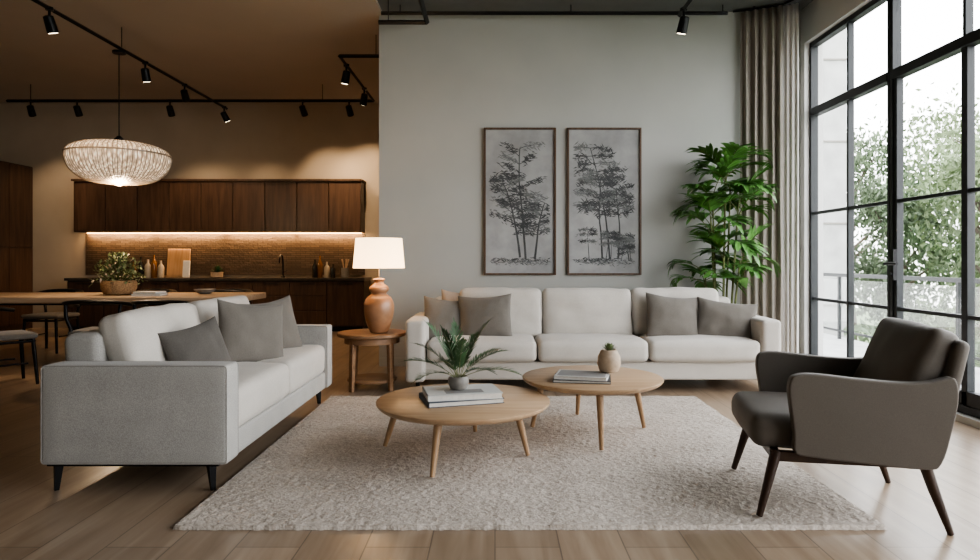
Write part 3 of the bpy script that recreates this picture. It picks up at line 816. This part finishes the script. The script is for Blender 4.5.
for p,a,e in (((TA,6.2,ZK),(-3.9,7.5,.0),110),((TA,7.9,ZK-.0),(-4.2,9,.0),100),((TA,8.9,ZK),(-4.6,11,1.4),80),((TA,10.2,ZK),(-3.4,11,1.5),45),
            ((-7.0,9.8,ZK),(-7.3,11,1.9),65),((-6.3,9.8,ZK),(-6.3,11,1.6),50),((-4.9,9.8,ZK),(-4.9,11,1.7),50),((-2.9,9.8,ZK),(-2.7,11,2.3),110),((-2.2,9.8,ZK),(-2.1,11,2.4),140),
            ((-1.83,8.0,ZK),(-2.6,8.6,0),90),((-1.83,9.1,ZK),(-2.6,10.4,.6),80)):
    i+=1; spot(s,i,p,a,e)
s=group('ceiling_light_track',(0,0,0)); b=B()
tr(b,(-1.2,6.7,3.6),(-.7,6.7,3.6),.025); tr(b,(-.7,6.7,3.6),(-.7,1,3.6),.025)
tr(b,(-1.2,6.85,3.75),(2.45,6.85,3.75),.02); tr(b,(1.83,6.45,3.58),(1.83,1,3.58),.025)
for p in ((-.7,5),(-.7,2.5),(1.83,5.6),(1.83,2.5),(-1.1,6.7)): b.tube([(p[0],p[1],3.58),(p[0],p[1],3.84)],.005,6)
for x in (-1,.8,2.4): b.tube([(x,6.85,3.75),(x,6.85,3.84)],.005,6)
b.obj('rails',M['black'],s)
spot(s,1,(1.83,6.3,3.58),(1.5,7.0,1.4),0); spot(s,2,(-.7,3.5,3.6),(-1.5,4,0),0)

# ------------------------------------------------------------------ lights
def area_portal(name,loc,rot,sx,sy):
    l=bpy.data.lights.new(name,'AREA'); l.shape='RECTANGLE'; l.size=sx; l.size_y=sy; l.energy=1
    l.cycles.is_portal=True
    o=bpy.data.objects.new(name,l); o.location=loc; o.rotation_euler=rot; COL.objects.link(o)
area_portal('window_portal_right',(XR+.19,2.365,1.75),(0,pi/2,0),3.4,9.13)
def pt(name,loc,e,c,r=.05):
    l=bpy.data.lights.new(name,'POINT'); l.energy=e; l.color=c; l.shadow_soft_size=r
    o=bpy.data.objects.new(name,l); o.location=loc; COL.objects.link(o)
pt('table_lamp_light',(-1.035,5.80,1.19),50,(1,.68,.39),.035)
pt('pendant_lamp_light',(px_,py_,pz-.36),60,(1,.73,.47),.1)
for k in range(4):
    l=bpy.data.lights.new('cabinet_led_light','AREA'); l.shape='RECTANGLE'; l.size=1.1; l.size_y=.03; l.energy=14; l.color=(1,.58,.26)
    o=bpy.data.objects.new('cabinet_led_light',l); o.location=(UX0+.6+k*1.18,10.9,1.585); o.rotation_euler=(math.radians(20),0,0); COL.objects.link(o)

W=bpy.data.worlds.new('sky'); S.world=W; W.use_nodes=True; nt=W.node_tree
bg=nt.nodes['Background']; tc=nd(nt,'ShaderNodeTexCoord'); sp_=nd(nt,'ShaderNodeSeparateXYZ'); nt.links.new(tc.outputs['Generated'],sp_.inputs[0])
nt.links.new(ramp(nt,sp_.outputs['Z'],[(.0,(.80,.79,.79)),(.15,(.98,.97,.99)),(1,(.90,.93,1))]),bg.inputs['Color'])
bg.inputs['Strength'].default_value=10.5

cam=bpy.data.cameras.new('camera'); co=bpy.data.objects.new('camera',cam); COL.objects.link(co); S.camera=co
co.location=(0,0,1.15); co.rotation_euler=(pi/2,0,0); cam.sensor_width=36; cam.lens=650/980*36
cam.shift_x=-5/980; cam.shift_y=-20/980; cam.clip_start=.05
S.view_settings.view_transform='AgX'
try: S.view_settings.look='AgX - Medium High Contrast'
except Exception: pass
S.view_settings.exposure=0
